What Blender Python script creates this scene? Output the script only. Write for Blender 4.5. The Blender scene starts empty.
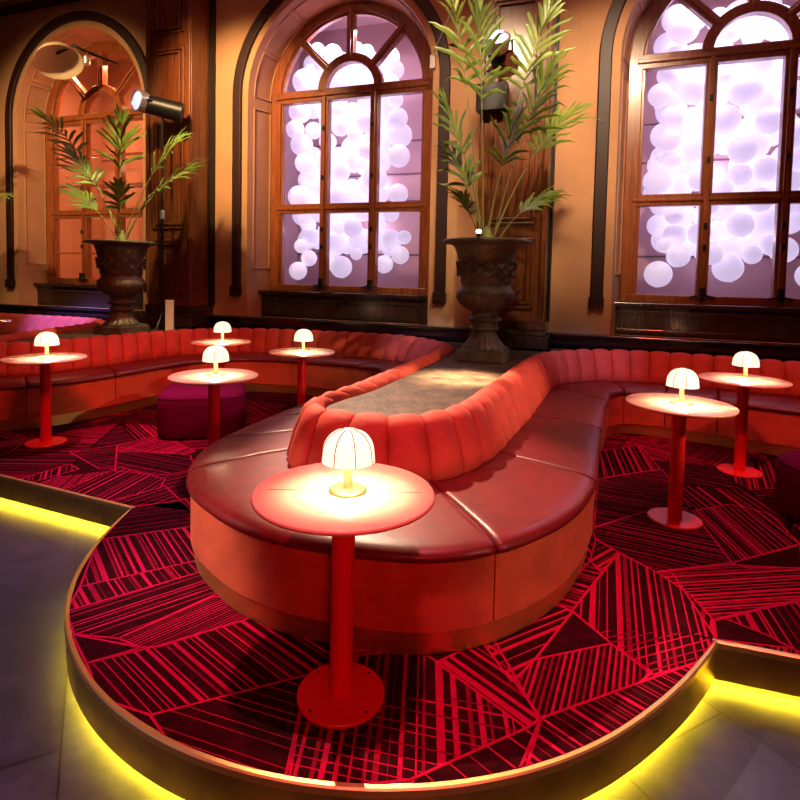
import bpy, bmesh, math, random
from mathutils import Vector, Matrix, noise

# ------------------------------------------------------------------ camera, world, lights
scene = bpy.context.scene
COL = scene.collection
cd = bpy.data.cameras.new('camera')
cam = bpy.data.objects.new('camera', cd)
COL.objects.link(cam)
cd.sensor_fit = 'HORIZONTAL'
cd.sensor_width = 36.0
cd.lens = 561.5 / 800 * 36
cd.shift_x = (400 - 394.8) / 800
cd.shift_y = -(400 - 304.2) / 800
cd.clip_start = 0.05
_p, _r = math.radians(2.89), math.radians(1.18)
_fw = Vector((0, math.cos(_p), -math.sin(_p)))
_up = Vector((0, math.sin(_p), math.cos(_p)))
_rt = Vector((1, 0, 0))
_rt2 = _rt * math.cos(_r) + _up * math.sin(_r)
_up2 = -_rt * math.sin(_r) + _up * math.cos(_r)
_m = Matrix((_rt2, _up2, -_fw)).transposed().to_4x4()
_m.translation = Vector((0, 0, 1.5))
cam.matrix_world = _m
scene.camera = cam

scene.view_settings.view_transform = 'Standard'
scene.view_settings.look = 'None'
scene.view_settings.gamma = 1
scene.view_settings.exposure = 0.0
scene.view_settings.use_curve_mapping = False

world = bpy.data.worlds.new('room_dark')
scene.world = world
world.use_nodes = True
world.node_tree.nodes['Background'].inputs[0].default_value = (0.55, 0.16, 0.12, 1)
world.node_tree.nodes['Background'].inputs[1].default_value = 0.035


def spot(name, loc, target, energy, color, angle=40, blend=0.6, size=0.12):
    l = bpy.data.lights.new(name, 'SPOT')
    l.energy = energy; l.color = color
    l.spot_size = math.radians(angle); l.spot_blend = blend; l.shadow_soft_size = size
    o = bpy.data.objects.new(name, l); COL.objects.link(o)
    o.location = loc
    o.rotation_euler = (Vector(target) - Vector(loc)).to_track_quat('-Z', 'Y').to_euler()
    return o


def area(name, loc, target, energy, color, sx, sy):
    l = bpy.data.lights.new(name, 'AREA')
    l.energy = energy; l.color = color; l.shape = 'RECTANGLE'; l.size = sx; l.size_y = sy
    o = bpy.data.objects.new(name, l); COL.objects.link(o)
    o.location = loc
    o.rotation_euler = (Vector(target) - Vector(loc)).to_track_quat('-Z', 'Y').to_euler()
    return o


AY = math.radians(20)                       # the window wall is turned 20 degrees
CA, SA = math.cos(AY), math.sin(AY)


def WL(u, v, z=0.0):
    """wall frame (u along the wall, v into it) -> world"""
    return Vector((u * CA + v * SA, -u * SA + v * CA, z))


WIN = [(-8.07, 'left'), (-3.43, 'middle'), (1.50, 'right')]
PIL = [-5.77, -0.965]
FLOOR_Z = -0.19
VW, VG, VP = 6.9, 7.4, 6.42                 # wall face, glass, pilaster face

WARM = (1.0, 0.64, 0.28)
PEACH = (1.0, 0.72, 0.44)
WHITE = (1.0, 0.86, 0.74)
COOL = (0.42, 0.52, 1.0)
# unseen spots of the room, high and low, plus two added fills
spot('spot_counter', (0.9, 3.6, 5.6), (0.52, 4.42, 0.70), 22000, (1, 0.80, 0.46), 10, 0.9)
spot('spot_nose_left', (-3.8, 0.9, 3.4), (-1.0, 2.75, 0.25), 1200, (1, 0.80, 0.62), 17, 0.8, 0.06)
spot('spot_nose_right', (-0.9, 6.3, 4.3), (0.1, 3.25, 0.45), 3000, (1, 0.66, 0.42), 25, 0.7, 0.03)
spot('spot_panel_right', (3.6, -0.8, 2.5), (0.85, 2.5, 0.25), 420, (1, 0.62, 0.40), 18, 0.8, 0.1)
spot('spot_back_right', (4.4, 2.0, 2.5), (0.95, 4.2, 0.66), 620, (1, 0.68, 0.42), 30, 0.8, 0.1)
spot('spot_back_corner', (1.8, 1.8, 5.2), (2.0, 5.9, 0.72), 900, COOL, 13, 0.8)
spot('spot_left_cove', (-1.4, 2.4, 5.4), (0.30, 6.8, 0.65), 1100, COOL, 10, 0.8)
spot('spot_far_left', (-4.2, 3.6, 5.4), (-5.15, 8.8, 0.7), 15000, (0.15, 0.18, 1.0), 13, 0.8)
spot('spot_left_red', (-1.2, 2.0, 4.6), (-2.55, 6.0, 0.40), 1100, (1, 0.12, 0.05), 34, 0.8, 0.7)
spot('spot_right_red', (1.6, 1.2, 5.4), (3.2, 5.2, 0.5), 700, (1, 0.16, 0.10), 30, 0.9)
spot('spot_carpet_left', (-2.4, 5.0, 5.6), (-2.0, 4.3, 0), 1500, (1, 0.42, 0.55), 30, 0.9)
spot('spot_carpet_front', (0.2, 1.3, 5.7), (0.1, 1.75, 0), 1150, (1, 0.15, 0.23), 42, 0.9)
spot('spot_carpet_right', (2.6, 1.8, 5.4), (2.2, 3.6, 0), 560, (1, 0.2, 0.26), 50, 0.9)
spot('fill_front_low', (0.5, -2.2, 2.4), (-0.15, 2.0, 0.25), 260, (1, 0.06, 0.05), 24, 0.9, 0.3)  # added low fill from behind the camera for the table pole
spot('fill_floor_cool', (-3.6, -0.5, 5.4), (-2.0, 2.4, FLOOR_Z), 900, (0.60, 0.58, 1.0), 30, 0.9)  # added cool fill, stands in for daylight on the left floor
spot('spot_palm_centre', (2.0, 2.6, 5.9), (0.95, 5.5, 2.9), 800, (1, 0.88, 0.48), 30, 0.8, 0.05)
spot('spot_palm_left', WL(-4.4, 5.0, 4.6), (-3.2, 7.05, 2.6), 620, (1, 0.86, 0.36), 40, 0.8, 0.05)
# wall washes
spot('wash_left', WL(-7.6, 3.4, 5.2), WL(-8.1, 6.9, 3.3), 950, WARM, 72, 0.9)
spot('wash_pier_left', WL(-4.5, 3.6, 5.2), WL(-4.9, 6.9, 3.6), 1400, WARM, 50, 0.9)
spot('wash_pier_mid', WL(-1.4, 3.4, 5.2), WL(-1.7, 6.9, 3.2), 560, PEACH, 46, 0.9)
spot('wash_pier_right', WL(0.4, 3.4, 5.2), WL(-0.1, 6.9, 3.2), 950, PEACH, 46, 0.9)
# light inside the window recesses
for (u, nm), e, c in zip(WIN, (110, 80, 65), ((1, 0.42, 0.22), (0.95, 0.74, 0.94), (0.86, 0.76, 1.0))):
    area('recess_light_' + nm, WL(u, 7.56, 5.0), WL(u, 8.2, 2.4), e, c, 1.6, 0.2)
for z in (2.0, 3.4, 4.6):
    for du in (-0.9, 1.0):
        l = bpy.data.lights.new('amber_glow', 'POINT'); l.energy = 8; l.color = (1, 0.50, 0.22); l.shadow_soft_size = 0.12
        o = bpy.data.objects.new('amber_glow', l); COL.objects.link(o); o.location = WL(WIN[0][0] + du, 8.0, z)
area('overhead_fill', (0, 3, 6.3), (0, 3.2, 0), 90, (1, 0.3, 0.22), 7, 7)  # broad dim fill added overhead, not a fixture of the room

# ------------------------------------------------------------------ materials


def nt(name):
    m = bpy.data.materials.new(name); m.use_nodes = True
    n = m.node_tree; b = n.nodes['Principled BSDF']
    return m, n, b


def plain(name, col, rough=0.5, metal=0.0, emit=None, es=0.0, sheen=0.0, coat=0.0, var=0.0, vscale=6.0, bump=0.0, bscale=60.0, vcol=None):
    m, n, b = nt(name)
    b.inputs['Base Color'].default_value = (*col, 1)
    b.inputs['Roughness'].default_value = rough
    b.inputs['Metallic'].default_value = metal
    if emit:
        b.inputs['Emission Color'].default_value = (*emit, 1)
        b.inputs['Emission Strength'].default_value = es
    if sheen:
        b.inputs['Sheen Weight'].default_value = sheen
        b.inputs['Sheen Roughness'].default_value = 0.35
        b.inputs['Sheen Tint'].default_value = (1, 0.5, 0.4, 1)
    if coat:
        b.inputs['Coat Weight'].default_value = coat
        b.inputs['Coat Roughness'].default_value = 0.12
    tc = None
    if var or bump:
        tc = n.nodes.new('ShaderNodeTexCoord')
    if var:
        t = n.nodes.new('ShaderNodeTexNoise'); t.inputs['Scale'].default_value = vscale; t.inputs['Detail'].default_value = 5
        n.links.new(tc.outputs['Object'], t.inputs['Vector'])
        r = n.nodes.new('ShaderNodeValToRGB')
        v2 = vcol or tuple(c * (1 - var) for c in col)
        r.color_ramp.elements[0].position = 0.32; r.color_ramp.elements[0].color = (*v2, 1)
        r.color_ramp.elements[1].position = 0.68; r.color_ramp.elements[1].color = (*col, 1)
        n.links.new(t.outputs['Fac'], r.inputs['Fac']); n.links.new(r.outputs['Color'], b.inputs['Base Color'])
    if bump:
        t2 = n.nodes.new('ShaderNodeTexNoise'); t2.inputs['Scale'].default_value = bscale; t2.inputs['Detail'].default_value = 4
        n.links.new(tc.outputs['Object'], t2.inputs['Vector'])
        bp = n.nodes.new('ShaderNodeBump'); bp.inputs['Strength'].default_value = bump; bp.inputs['Distance'].default_value = 0.01
        n.links.new(t2.outputs['Fac'], bp.inputs['Height']); n.links.new(bp.outputs['Normal'], b.inputs['Normal'])
    return m


def wood(name, c1, c2, rough=0.3, coat=0.4):
    m, n, b = nt(name)
    tc = n.nodes.new('ShaderNodeTexCoord'); mp = n.nodes.new('ShaderNodeMapping')
    mp.inputs['Scale'].default_value = (14, 14, 0.9)
    t = n.nodes.new('ShaderNodeTexNoise'); t.inputs['Scale'].default_value = 2.0; t.inputs['Detail'].default_value = 6; t.inputs['Distortion'].default_value = 1.2
    r = n.nodes.new('ShaderNodeValToRGB')
    r.color_ramp.elements[0].position = 0.3; r.color_ramp.elements[0].color = (*c1, 1)
    r.color_ramp.elements[1].position = 0.7; r.color_ramp.elements[1].color = (*c2, 1)
    n.links.new(tc.outputs['Object'], mp.inputs['Vector']); n.links.new(mp.outputs['Vector'], t.inputs['Vector'])
    n.links.new(t.outputs['Fac'], r.inputs['Fac']); n.links.new(r.outputs['Color'], b.inputs['Base Color'])
    b.inputs['Roughness'].default_value = rough; b.inputs['Coat Weight'].default_value = coat; b.inputs['Coat Roughness'].default_value = 0.15
    return m


M = {}
M['velvet'] = plain('coral_velvet', (0.60, 0.058, 0.030), 0.75, sheen=0.03, var=0.25, vscale=9, bump=0.15, bscale=140)
M['panel'] = plain('panel_velvet', (0.60, 0.080, 0.030), 0.8, sheen=0.05, var=0.3, vscale=7, bump=0.15, bscale=140)
M['leather'] = plain('burgundy_leather', (0.15, 0.006, 0.009), 0.40, coat=0.06, var=0.3, vscale=12, bump=0.07, bscale=90)
M['brass'] = plain('aged_brass', (0.72, 0.47, 0.13), 0.36, 1.0, var=0.4, vscale=5)
M['gold'] = plain('polished_brass', (0.85, 0.58, 0.20), 0.42, 1.0)
M['stemgold'] = plain('lamplit_brass', (0.95, 0.72, 0.36), 0.35, 0.5)  # lamp glow on the stem put into a lighter brass
M['red'] = plain('red_lacquer', (0.85, 0.004, 0.006), 0.42)
M['redbase'] = plain('red_base_plate', (0.88, 0.006, 0.012), 0.35)
M['top'] = plain('coral_lacquer_top', (0.90, 0.54, 0.38), 0.09)
M['toprim'] = plain('table_rim', (0.90, 0.42, 0.28), 0.3)
M['inlay'] = plain('inlay_line', (0.22, 0.05, 0.03), 0.4)
M['shade'] = plain('lamp_glass', (0.95, 0.85, 0.7), 0.4, emit=(1, 0.80, 0.54), es=1.5)
M['rib'] = plain('lamp_rib', (0.42, 0.22, 0.08), 0.4, 0.6)
M['pouf'] = plain('magenta_velvet', (0.12, 0.001, 0.042), 0.85, sheen=0.0, bump=0.1, bscale=150)
M['urn'] = plain('bronze_urn', (0.13, 0.10, 0.062), 0.5, 0.25, var=0.5, vscale=14, bump=0.6, bscale=45)
M['soil'] = plain('soil', (0.02, 0.014, 0.01), 0.95, bump=0.8, bscale=40)
M['leaf'] = plain('palm_leaf', (0.20, 0.28, 0.04), 0.42, var=0.5, vscale=5)
M['stem'] = plain('palm_stem', (0.28, 0.26, 0.07), 0.5)
M['counter'] = plain('mottled_stone', (0.105, 0.058, 0.036), 0.6, var=0.72, vscale=7, bump=0.9, bscale=22)
M['wall'] = plain('peach_plaster', (0.66, 0.34, 0.17), 0.8, var=0.22, vscale=1.6, bump=0.06, bscale=20)
M['reveal'] = plain('reveal_plaster', (0.60, 0.30, 0.17), 0.75, var=0.2, vscale=2.0)
M['mahogany'] = wood('mahogany', (0.075, 0.016, 0.007), (0.26, 0.075, 0.022))
M['darkwood'] = wood('dark_wood', (0.030, 0.015, 0.010), (0.050, 0.023, 0.015), 0.22, 0.5)
M['sash'] = wood('sash_wood', (0.20, 0.045, 0.012), (0.40, 0.11, 0.03), 0.32, 0.4)
M['strip'] = plain('dark_arch_strip', (0.030, 0.007, 0.005), 0.5)
M['skirt'] = plain('black_marble', (0.018, 0.012, 0.011), 0.18, coat=0.5, var=0.4)
M['black'] = plain('black_metal', (0.012, 0.012, 0.014), 0.4, 0.3)
M['chrome'] = plain('chrome', (0.82, 0.84, 0.9), 0.3, 0.85)
M['white'] = plain('white_plastic', (0.8, 0.78, 0.75), 0.5)
M['lens'] = plain('lens_glow', (0.6, 0.7, 1), 0.2, emit=(0.50, 0.62, 1), es=1.1)
M['uplens'] = plain('uplight_glow', (1, 0.9, 0.7), 0.2, emit=(1, 0.86, 0.6), es=14)
M['led'] = plain('led_strip', (1, 0.8, 0.1), 0.4, emit=(1, 0.70, 0.02), es=110)
M['backdrop'] = plain('mauve_backdrop', (0.56, 0.33, 0.36), 0.8, var=0.1, vscale=1.2)
M['amberdrop'] = plain('amber_backdrop', (0.50, 0.24, 0.14), 0.8, var=0.1, vscale=1.2)
M['line'] = plain('backdrop_joint', (0.16, 0.08, 0.10), 0.8)
M['ceil'] = plain('ceiling_paint', (0.30, 0.16, 0.09), 0.9)
M['pile'] = plain('carpet_dark_pile', (0.040, 0.001, 0.005), 0.95, var=0.55, vscale=16, bump=0.4, bscale=300)
M['crim'] = plain('carpet_crimson_pile', (0.50, 0.004, 0.050), 0.95, var=0.25, vscale=25, bump=0.4, bscale=300)
for k_ in ('pile', 'crim'): M[k_].node_tree.nodes['Principled BSDF'].inputs['Specular IOR Level'].default_value = 0.05
M['leather'].node_tree.nodes['Principled BSDF'].inputs['Specular IOR Level'].default_value = 0.42
M['counter'].node_tree.nodes['Principled BSDF'].inputs['Specular IOR Level'].default_value = 0.25
M['dimc'] = plain('carpet_dim_pile', (0.26, 0.003, 0.022), 0.95, var=0.35, vscale=25, bump=0.4, bscale=300)
for k_ in ('dimc', 'pouf'): M[k_].node_tree.nodes['Principled BSDF'].inputs['Specular IOR Level'].default_value = 0.06
M['dish'] = plain('pale_dish', (0.72, 0.56, 0.36), 0.4)


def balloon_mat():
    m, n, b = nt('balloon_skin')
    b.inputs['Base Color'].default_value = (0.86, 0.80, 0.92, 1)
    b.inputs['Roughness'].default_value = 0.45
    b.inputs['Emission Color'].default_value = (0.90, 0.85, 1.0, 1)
    b.inputs['Emission Strength'].default_value = 0.57  # backlit glow of the skins put into a mild emission
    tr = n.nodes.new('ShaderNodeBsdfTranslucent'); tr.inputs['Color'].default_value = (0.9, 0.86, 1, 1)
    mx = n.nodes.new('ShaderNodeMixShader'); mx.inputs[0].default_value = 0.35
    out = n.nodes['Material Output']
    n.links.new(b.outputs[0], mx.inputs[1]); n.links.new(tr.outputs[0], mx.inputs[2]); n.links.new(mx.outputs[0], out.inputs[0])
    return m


M['balloon'] = balloon_mat()


def glass_mat():
    m, n, b = nt('window_glass')
    t = n.nodes.new('ShaderNodeBsdfTransparent'); t.inputs[0].default_value = (0.93, 0.92, 0.94, 1)
    g = n.nodes.new('ShaderNodeBsdfGlossy'); g.inputs['Roughness'].default_value = 0.03
    lw = n.nodes.new('ShaderNodeLayerWeight'); lw.inputs[0].default_value = 0.5
    pw_ = n.nodes.new('ShaderNodeMath'); pw_.operation = 'POWER'; pw_.inputs[1].default_value = 4.0
    fr = n.nodes.new('ShaderNodeMath'); fr.operation = 'MULTIPLY_ADD'; fr.inputs[1].default_value = 0.5; fr.inputs[2].default_value = 0.025
    n.links.new(lw.outputs['Facing'], pw_.inputs[0]); n.links.new(pw_.outputs[0], fr.inputs[0])
    mx = n.nodes.new('ShaderNodeMixShader')
    n.links.new(fr.outputs[0], mx.inputs[0]); n.links.new(t.outputs[0], mx.inputs[1]); n.links.new(g.outputs[0], mx.inputs[2])
    n.links.new(mx.outputs[0], n.nodes['Material Output'].inputs[0])
    return m


M['glass'] = glass_mat()


def floor_mat():
    m, n, b = nt('dark_stone_floor')
    tc = n.nodes.new('ShaderNodeTexCoord'); mp = n.nodes.new('ShaderNodeMapping')
    mp.inputs['Rotation'].default_value = (0, 0, math.radians(62)); mp.inputs['Location'].default_value = (0.31, 0.12, 0)
    br = n.nodes.new('ShaderNodeTexBrick'); br.offset = 0.5
    br.inputs['Scale'].default_value = 1.0; br.inputs['Brick Width'].default_value = 0.95; br.inputs['Row Height'].default_value = 0.57
    br.inputs['Mortar Size'].default_value = 0.004
    br.inputs['Color1'].default_value = (0.046, 0.050, 0.074, 1); br.inputs['Color2'].default_value = (0.032, 0.034, 0.050, 1); br.inputs['Mortar'].default_value = (0.012, 0.01, 0.01, 1)
    t = n.nodes.new('ShaderNodeTexNoise'); t.inputs['Scale'].default_value = 7; t.inputs['Detail'].default_value = 8; t.inputs['Roughness'].default_value = 0.7
    r = n.nodes.new('ShaderNodeValToRGB'); r.color_ramp.elements[0].position = 0.3; r.color_ramp.elements[0].color = (0.5, 0.5, 0.5, 1); r.color_ramp.elements[1].position = 0.75; r.color_ramp.elements[1].color = (1.5, 1.4, 1.4, 1)
    mx = n.nodes.new('ShaderNodeMix'); mx.data_type = 'RGBA'; mx.blend_type = 'MULTIPLY'; mx.inputs['Factor'].default_value = 1
    n.links.new(tc.outputs['Object'], mp.inputs['Vector']); n.links.new(mp.outputs['Vector'], br.inputs['Vector'])
    n.links.new(tc.outputs['Object'], t.inputs['Vector']); n.links.new(t.outputs['Fac'], r.inputs['Fac'])
    n.links.new(br.outputs['Color'], mx.inputs['A']); n.links.new(r.outputs['Color'], mx.inputs['B'])
    n.links.new(mx.outputs['Result'], b.inputs['Base Color'])
    b.inputs['Roughness'].default_value = 0.3
    rr = n.nodes.new('ShaderNodeMapRange'); rr.inputs['To Min'].default_value = 0.22; rr.inputs['To Max'].default_value = 0.5
    n.links.new(t.outputs['Fac'], rr.inputs['Value']); n.links.new(rr.outputs['Result'], b.inputs['Roughness'])
    return m


M['floor'] = floor_mat()

# ------------------------------------------------------------------ mesh helpers


class MB:
    def __init__(s):
        s.v = []; s.f = []; s.mi = []

    def add(s, vs, fs, mi=0):
        o = len(s.v); s.v += [tuple(x) for x in vs]
        for f in fs:
            s.f.append(tuple(i + o for i in f)); s.mi.append(mi)

    def box(s, c, size, rot=None, mi=0):
        hx, hy, hz = (k / 2 for k in size)
        vs = [Vector((x, y, z)) for z in (-hz, hz) for y in (-hy, hy) for x in (-hx, hx)]
        if rot is not None: vs = [rot @ v for v in vs]
        s.add([v + Vector(c) for v in vs], [(0, 2, 3, 1), (4, 5, 7, 6), (0, 1, 5, 4), (2, 6, 7, 3), (0, 4, 6, 2), (1, 3, 7, 5)], mi)

    def wbox(s, u0, u1, v0, v1, z0, z1, mi=0):
        """box in the wall frame"""
        vs = [WL(u, v, z) for z in (z0, z1) for v in (v0, v1) for u in (u0, u1)]
        s.add(vs, [(0, 2, 3, 1), (4, 5, 7, 6), (0, 1, 5, 4), (2, 6, 7, 3), (0, 4, 6, 2), (1, 3, 7, 5)], mi)

    def lathe(s, prof, c=(0, 0, 0), n=40, mi=0, mod=None):
        c = Vector(c); vs = []; fs = []
        for r, z in prof:
            for k in range(n):
                a = 2 * math.pi * k / n
                rr = r * (mod(a, r, z) if mod else 1)
                vs.append(c + Vector((rr * math.cos(a), rr * math.sin(a), z)))
        for i in range(len(prof) - 1):
            for k in range(n):
                k2 = (k + 1) % n
                fs.append((i * n + k, i * n + k2, (i + 1) * n + k2, (i + 1) * n + k))
        fs.append(tuple(range(n))[::-1]); fs.append(tuple((len(prof) - 1) * n + k for k in range(n)))
        s.add(vs, fs, mi)

    def tube(s, pts, r, n=8, mi=0):
        pts = [Vector(p) for p in pts]; L = len(pts); vs = []; fs = []
        ref = Vector((0, 0, 1))
        for i, p in enumerate(pts):
            t = (pts[min(i + 1, L - 1)] - pts[max(i - 1, 0)]).normalized()
            a = t.cross(ref)
            if a.length < 1e-3: a = t.cross(Vector((1, 0, 0)))
            a.normalize(); b = t.cross(a)
            rr = r[i] if isinstance(r, (list, tuple)) else r
            for k in range(n):
                q = 2 * math.pi * k / n
                vs.append(p + a * rr * math.cos(q) + b * rr * math.sin(q))
        for i in range(L - 1):
            for k in range(n):
                k2 = (k + 1) % n
                fs.append((i * n + k, i * n + k2, (i + 1) * n + k2, (i + 1) * n + k))
        fs.append(tuple(range(n))[::-1]); fs.append(tuple((L - 1) * n + k for k in range(n)))
        s.add(vs, fs, mi)

    def grid(s, rows, closed=False, caps=True, mi=0):
        """rows of equal length; closed = each row is a loop"""
        n = len(rows[0]); vs = [p for r in rows for p in r]; fs = []
        for i in range(len(rows) - 1):
            for k in range(n if closed else n - 1):
                k2 = (k + 1) % n
                fs.append((i * n + k, i * n + k2, (i + 1) * n + k2, (i + 1) * n + k))
        if closed and caps:
            fs.append(tuple(range(n))[::-1]); fs.append(tuple((len(rows) - 1) * n + k for k in range(n)))
        s.add(vs, fs, mi)

    def prism(s, poly, z0, z1, mi=0):
        n = len(poly)
        vs = [Vector((x, y, z0)) for x, y in poly] + [Vector((x, y, z1)) for x, y in poly]
        fs = [tuple(range(n))[::-1], tuple(range(n, 2 * n))] + [(i, (i + 1) % n, n + (i + 1) % n, n + i) for i in range(n)]
        s.add(vs, fs, mi)

    def build(s, name, mats, parent=None, loc=None, smooth=True, angle=40, bevel=0, recalc=True, subsurf=0):
        me = bpy.data.meshes.new(name)
        me.from_pydata([tuple(v) for v in s.v], [], s.f)
        if not isinstance(mats, (list, tuple)): mats = [mats]
        for m in mats: me.materials.append(m)
        for p, i in zip(me.polygons, s.mi): p.material_index = i
        if recalc:
            bm = bmesh.new(); bm.from_mesh(me)
            bmesh.ops.recalc_face_normals(bm, faces=bm.faces); bm.to_mesh(me); bm.free()
        if smooth:
            me.polygons.foreach_set('use_smooth', [True] * len(me.polygons))
            me.set_sharp_from_angle(angle=math.radians(angle))
        o = bpy.data.objects.new(name, me); COL.objects.link(o)
        if loc is not None: o.location = loc
        if parent is not None: o.parent = parent
        if bevel:
            b = o.modifiers.new('bevel', 'BEVEL'); b.width = bevel; b.segments = 2; b.limit_method = 'ANGLE'; b.angle_limit = math.radians(40)
        if subsurf:
            b = o.modifiers.new('sub', 'SUBSURF'); b.levels = b.render_levels = subsurf
        return o


def tag(o, label, cat, group=None):
    o['label'] = label; o['category'] = cat
    if group: o['group'] = group
    return o


def thing(name, label, cat, loc=(0, 0, 0), rz=0, group=None):
    o = bpy.data.objects.new(name, None); COL.objects.link(o); o.empty_display_size = 0.1
    o.location = loc; o.rotation_euler = (0, 0, rz)
    return tag(o, label, cat, group)


def struct(o):
    o['kind'] = 'structure'; return o


def copy_tree(o, parent=None):
    c = o.copy(); COL.objects.link(c)
    if parent is not None:
        c.parent = parent
    for ch in [x for x in bpy.data.objects if x.parent == o]:
        copy_tree(ch, c)
    return c


def crom(P, t):
    n = len(P); i = max(0, min(n - 2, int(math.floor(t)))); f = t - i
    p0 = Vector(P[max(i - 1, 0)]); p1 = Vector(P[i]); p2 = Vector(P[i + 1]); p3 = Vector(P[min(i + 2, n - 1)])
    return 0.5 * ((2 * p1) + (p2 - p0) * f + (2 * p0 - 5 * p1 + 4 * p2 - p3) * f * f + (3 * p1 - p0 - 3 * p2 + p3) * f ** 3)


def clip_poly(poly, a, b):
    """keep the part of a polygon left of the line a->b"""
    out = []; n = len(poly)
    def side(p): return (b[0] - a[0]) * (p[1] - a[1]) - (b[1] - a[1]) * (p[0] - a[0])
    for i in range(n):
        p, q = poly[i], poly[(i + 1) % n]; sp, sq = side(p), side(q)
        if sp >= 0: out.append(p)
        if (sp > 0 > sq) or (sp < 0 < sq):
            t = sp / (sp - sq); out.append((p[0] + (q[0] - p[0]) * t, p[1] + (q[1] - p[1]) * t))
    return out

PATCHES = [
   [[(-1.634,3.464),(-1.353,3.621),(-1.216,3.44),(-1.143,3.233),(-1.601,3.05)],0.384,'sparse'] ,
   [[(-1.616,3.038),(-1.143,3.233),(-0.984,2.845),(-1.456,2.575)],-0.943,'bar'] ,
   [[(-1.456,2.575),(-0.984,2.845),(-0.911,2.749),(-1.408,2.38)],-0.847,'bar'] ,
   [[(-1.408,2.38),(-0.911,2.749),(-0.761,2.584),(-1.096,2.208),(-1.286,2.227)],0.678,'long'] ,
   [[(-1.096,2.208),(-0.81,2.516),(-0.705,2.52),(-0.592,2.365),(-0.907,2.165),(-0.979,2.156)],0.787,'fine'] ,
   [[(-1.294,2.227),(-0.979,2.156),(-1.144,2.06)],-0.22,'dark'] ,
   [[(-1.144,2.06),(-0.91,2.171),(-0.592,2.365),(-0.437,2.307),(-0.184,2.105),(-0.302,2.02),(-0.795,1.817),(-1.001,1.887)],-0.704,'bar2'] ,
   [[(-0.795,1.817),(-0.302,2.02),(-0.201,2.088),(-0.294,1.839),(-0.281,1.529),(-0.582,1.602)],-0.325,'sparse'] ,
   [[(-0.296,1.852),(-0.188,2.145),(0.042,2.194),(0.114,2.196),(0.466,1.795),(0.074,1.594),(-0.296,1.544)],-1.627,'barx',-0.222,1.916] ,
   [[(-0.185,2.116),(0.041,2.17),(0.033,2.244),(-0.197,2.236)],0.294,'bar'] ,
   [[(0.189,2.105),(0.434,2.269),(0.482,2.027),(0.521,1.83),(0.466,1.795)],-0.841,'bar'] ,
   [[(0.392,2.217),(0.484,2.358),(0.788,2.509),(0.824,2.449),(0.58,2.134),(0.463,2.006)],0.528,'bar'] ,
   [[(0.827,2.457),(0.919,2.24),(0.58,2.134)],-1.167,'dark'] ,
   [[(0.58,2.134),(0.919,2.24),(1.012,2.074),(0.943,2.019),(0.527,1.839),(0.471,2.011)],-2.007,'fine2'] ,
   [[(0.527,1.839),(0.943,2.019),(1.244,2.148),(1.153,1.995),(0.54,1.663),(0.412,1.642)],-0.825,'bar2'] ,
   [[(0.08,1.597),(0.466,1.795),(0.527,1.839),(0.423,1.625),(0.102,1.537)],-0.81,'sparse'] ,
   [[(0.829,2.464),(1.084,2.788),(1.254,3.012),(1.373,2.819),(1.452,2.812),(1.378,2.286),(1.23,2.136),(1.005,2.058),(0.919,2.24)],-1.932,'barx',0.344,2.323] ,
   [[(0.829,2.464),(1.087,2.798),(1.067,2.918),(0.753,2.516)],-0.501,'bar'] ,
   [[(1.067,2.918),(1.19,3.173),(1.258,3.023),(1.084,2.788)],0.694,'bar'] ,
   [[(1.212,3.301),(1.608,3.547),(1.968,3.596),(1.83,2.928),(1.373,2.819),(1.258,3.023),(1.186,3.16)],-0.475,'long'] ,
   [[(1.968,3.596),(2.293,3.724),(2.463,3.574),(2.362,3.163),(1.83,2.928)],-1.683,'bar'] ,
   [[(1.83,2.928),(2.353,3.15),(2.176,2.89),(1.868,2.878)],0.402,'dark'] ,
   [[(1.373,2.819),(1.817,2.906),(2.169,2.88),(1.954,2.582),(1.732,2.511),(1.441,2.411),(1.44,2.613)],0.135,'dense'] ,
   [[(1.441,2.411),(1.49,2.435),(1.615,2.314),(1.659,2.232),(1.375,2.28)],-0.511,'dark'] ,
   [[(1.49,2.435),(1.966,2.599),(1.679,2.202),(1.615,2.314)],-1.848,'bar'] ,
   [[(1.819,4.837),(2.257,5.04),(2.138,4.4),(1.623,4.194)],-1.824,'bar'] ,
   [[(1.553,4.148),(2.154,4.401),(1.989,3.66),(1.608,3.547),(1.234,3.329)],-0.428,'long'] ,
   [[(-2.347,4.726),(-2.113,5.043),(-1.631,4.61),(-1.692,4.528),(-2.269,4.568)],1.157,'dense'] ,
   [[(-2.628,4.518),(-2.347,4.726),(-2.076,4.149),(-2.186,4.142)],0.459,'sparse'] ,
   [[(-2.056,4.107),(-2.321,4.672),(-1.643,4.505),(-1.48,4.184),(-1.659,4.046)],-0.397,'sparse'] ,
   [[(-2.631,3.911),(-2.465,4.237),(-2.338,4.133),(-2.515,3.84)],-1.096,'bar'] ,
   [[(-1.819,3.517),(-1.573,3.836),(-1.241,3.439),(-1.36,3.588),(-1.636,3.495)],0.961,'long'] ,
   [[(-2.228,3.711),(-2.061,4.194),(-1.626,3.968),(-1.592,3.799),(-1.83,3.564)],1.374,'bar'] ,
]
# ------------------------------------------------------------------ the setting
FZ = -0.19
b = MB(); b.prism([(-14, -3), (9, -3), (9, 12), (-14, 12)], FZ - 0.1, FZ)
struct(b.build('floor', M['floor'], smooth=False))
b = MB(); b.prism([(-14, -3), (9, -3), (9, 13), (-14, 13)], 6.6, 6.7)
struct(b.build('ceiling', M['ceil'], smooth=False))

RO, ZS = 1.37, 4.02                          # arch radius and springing height at the wall face
ZB = 0.86                                   # bottom of the openings


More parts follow.
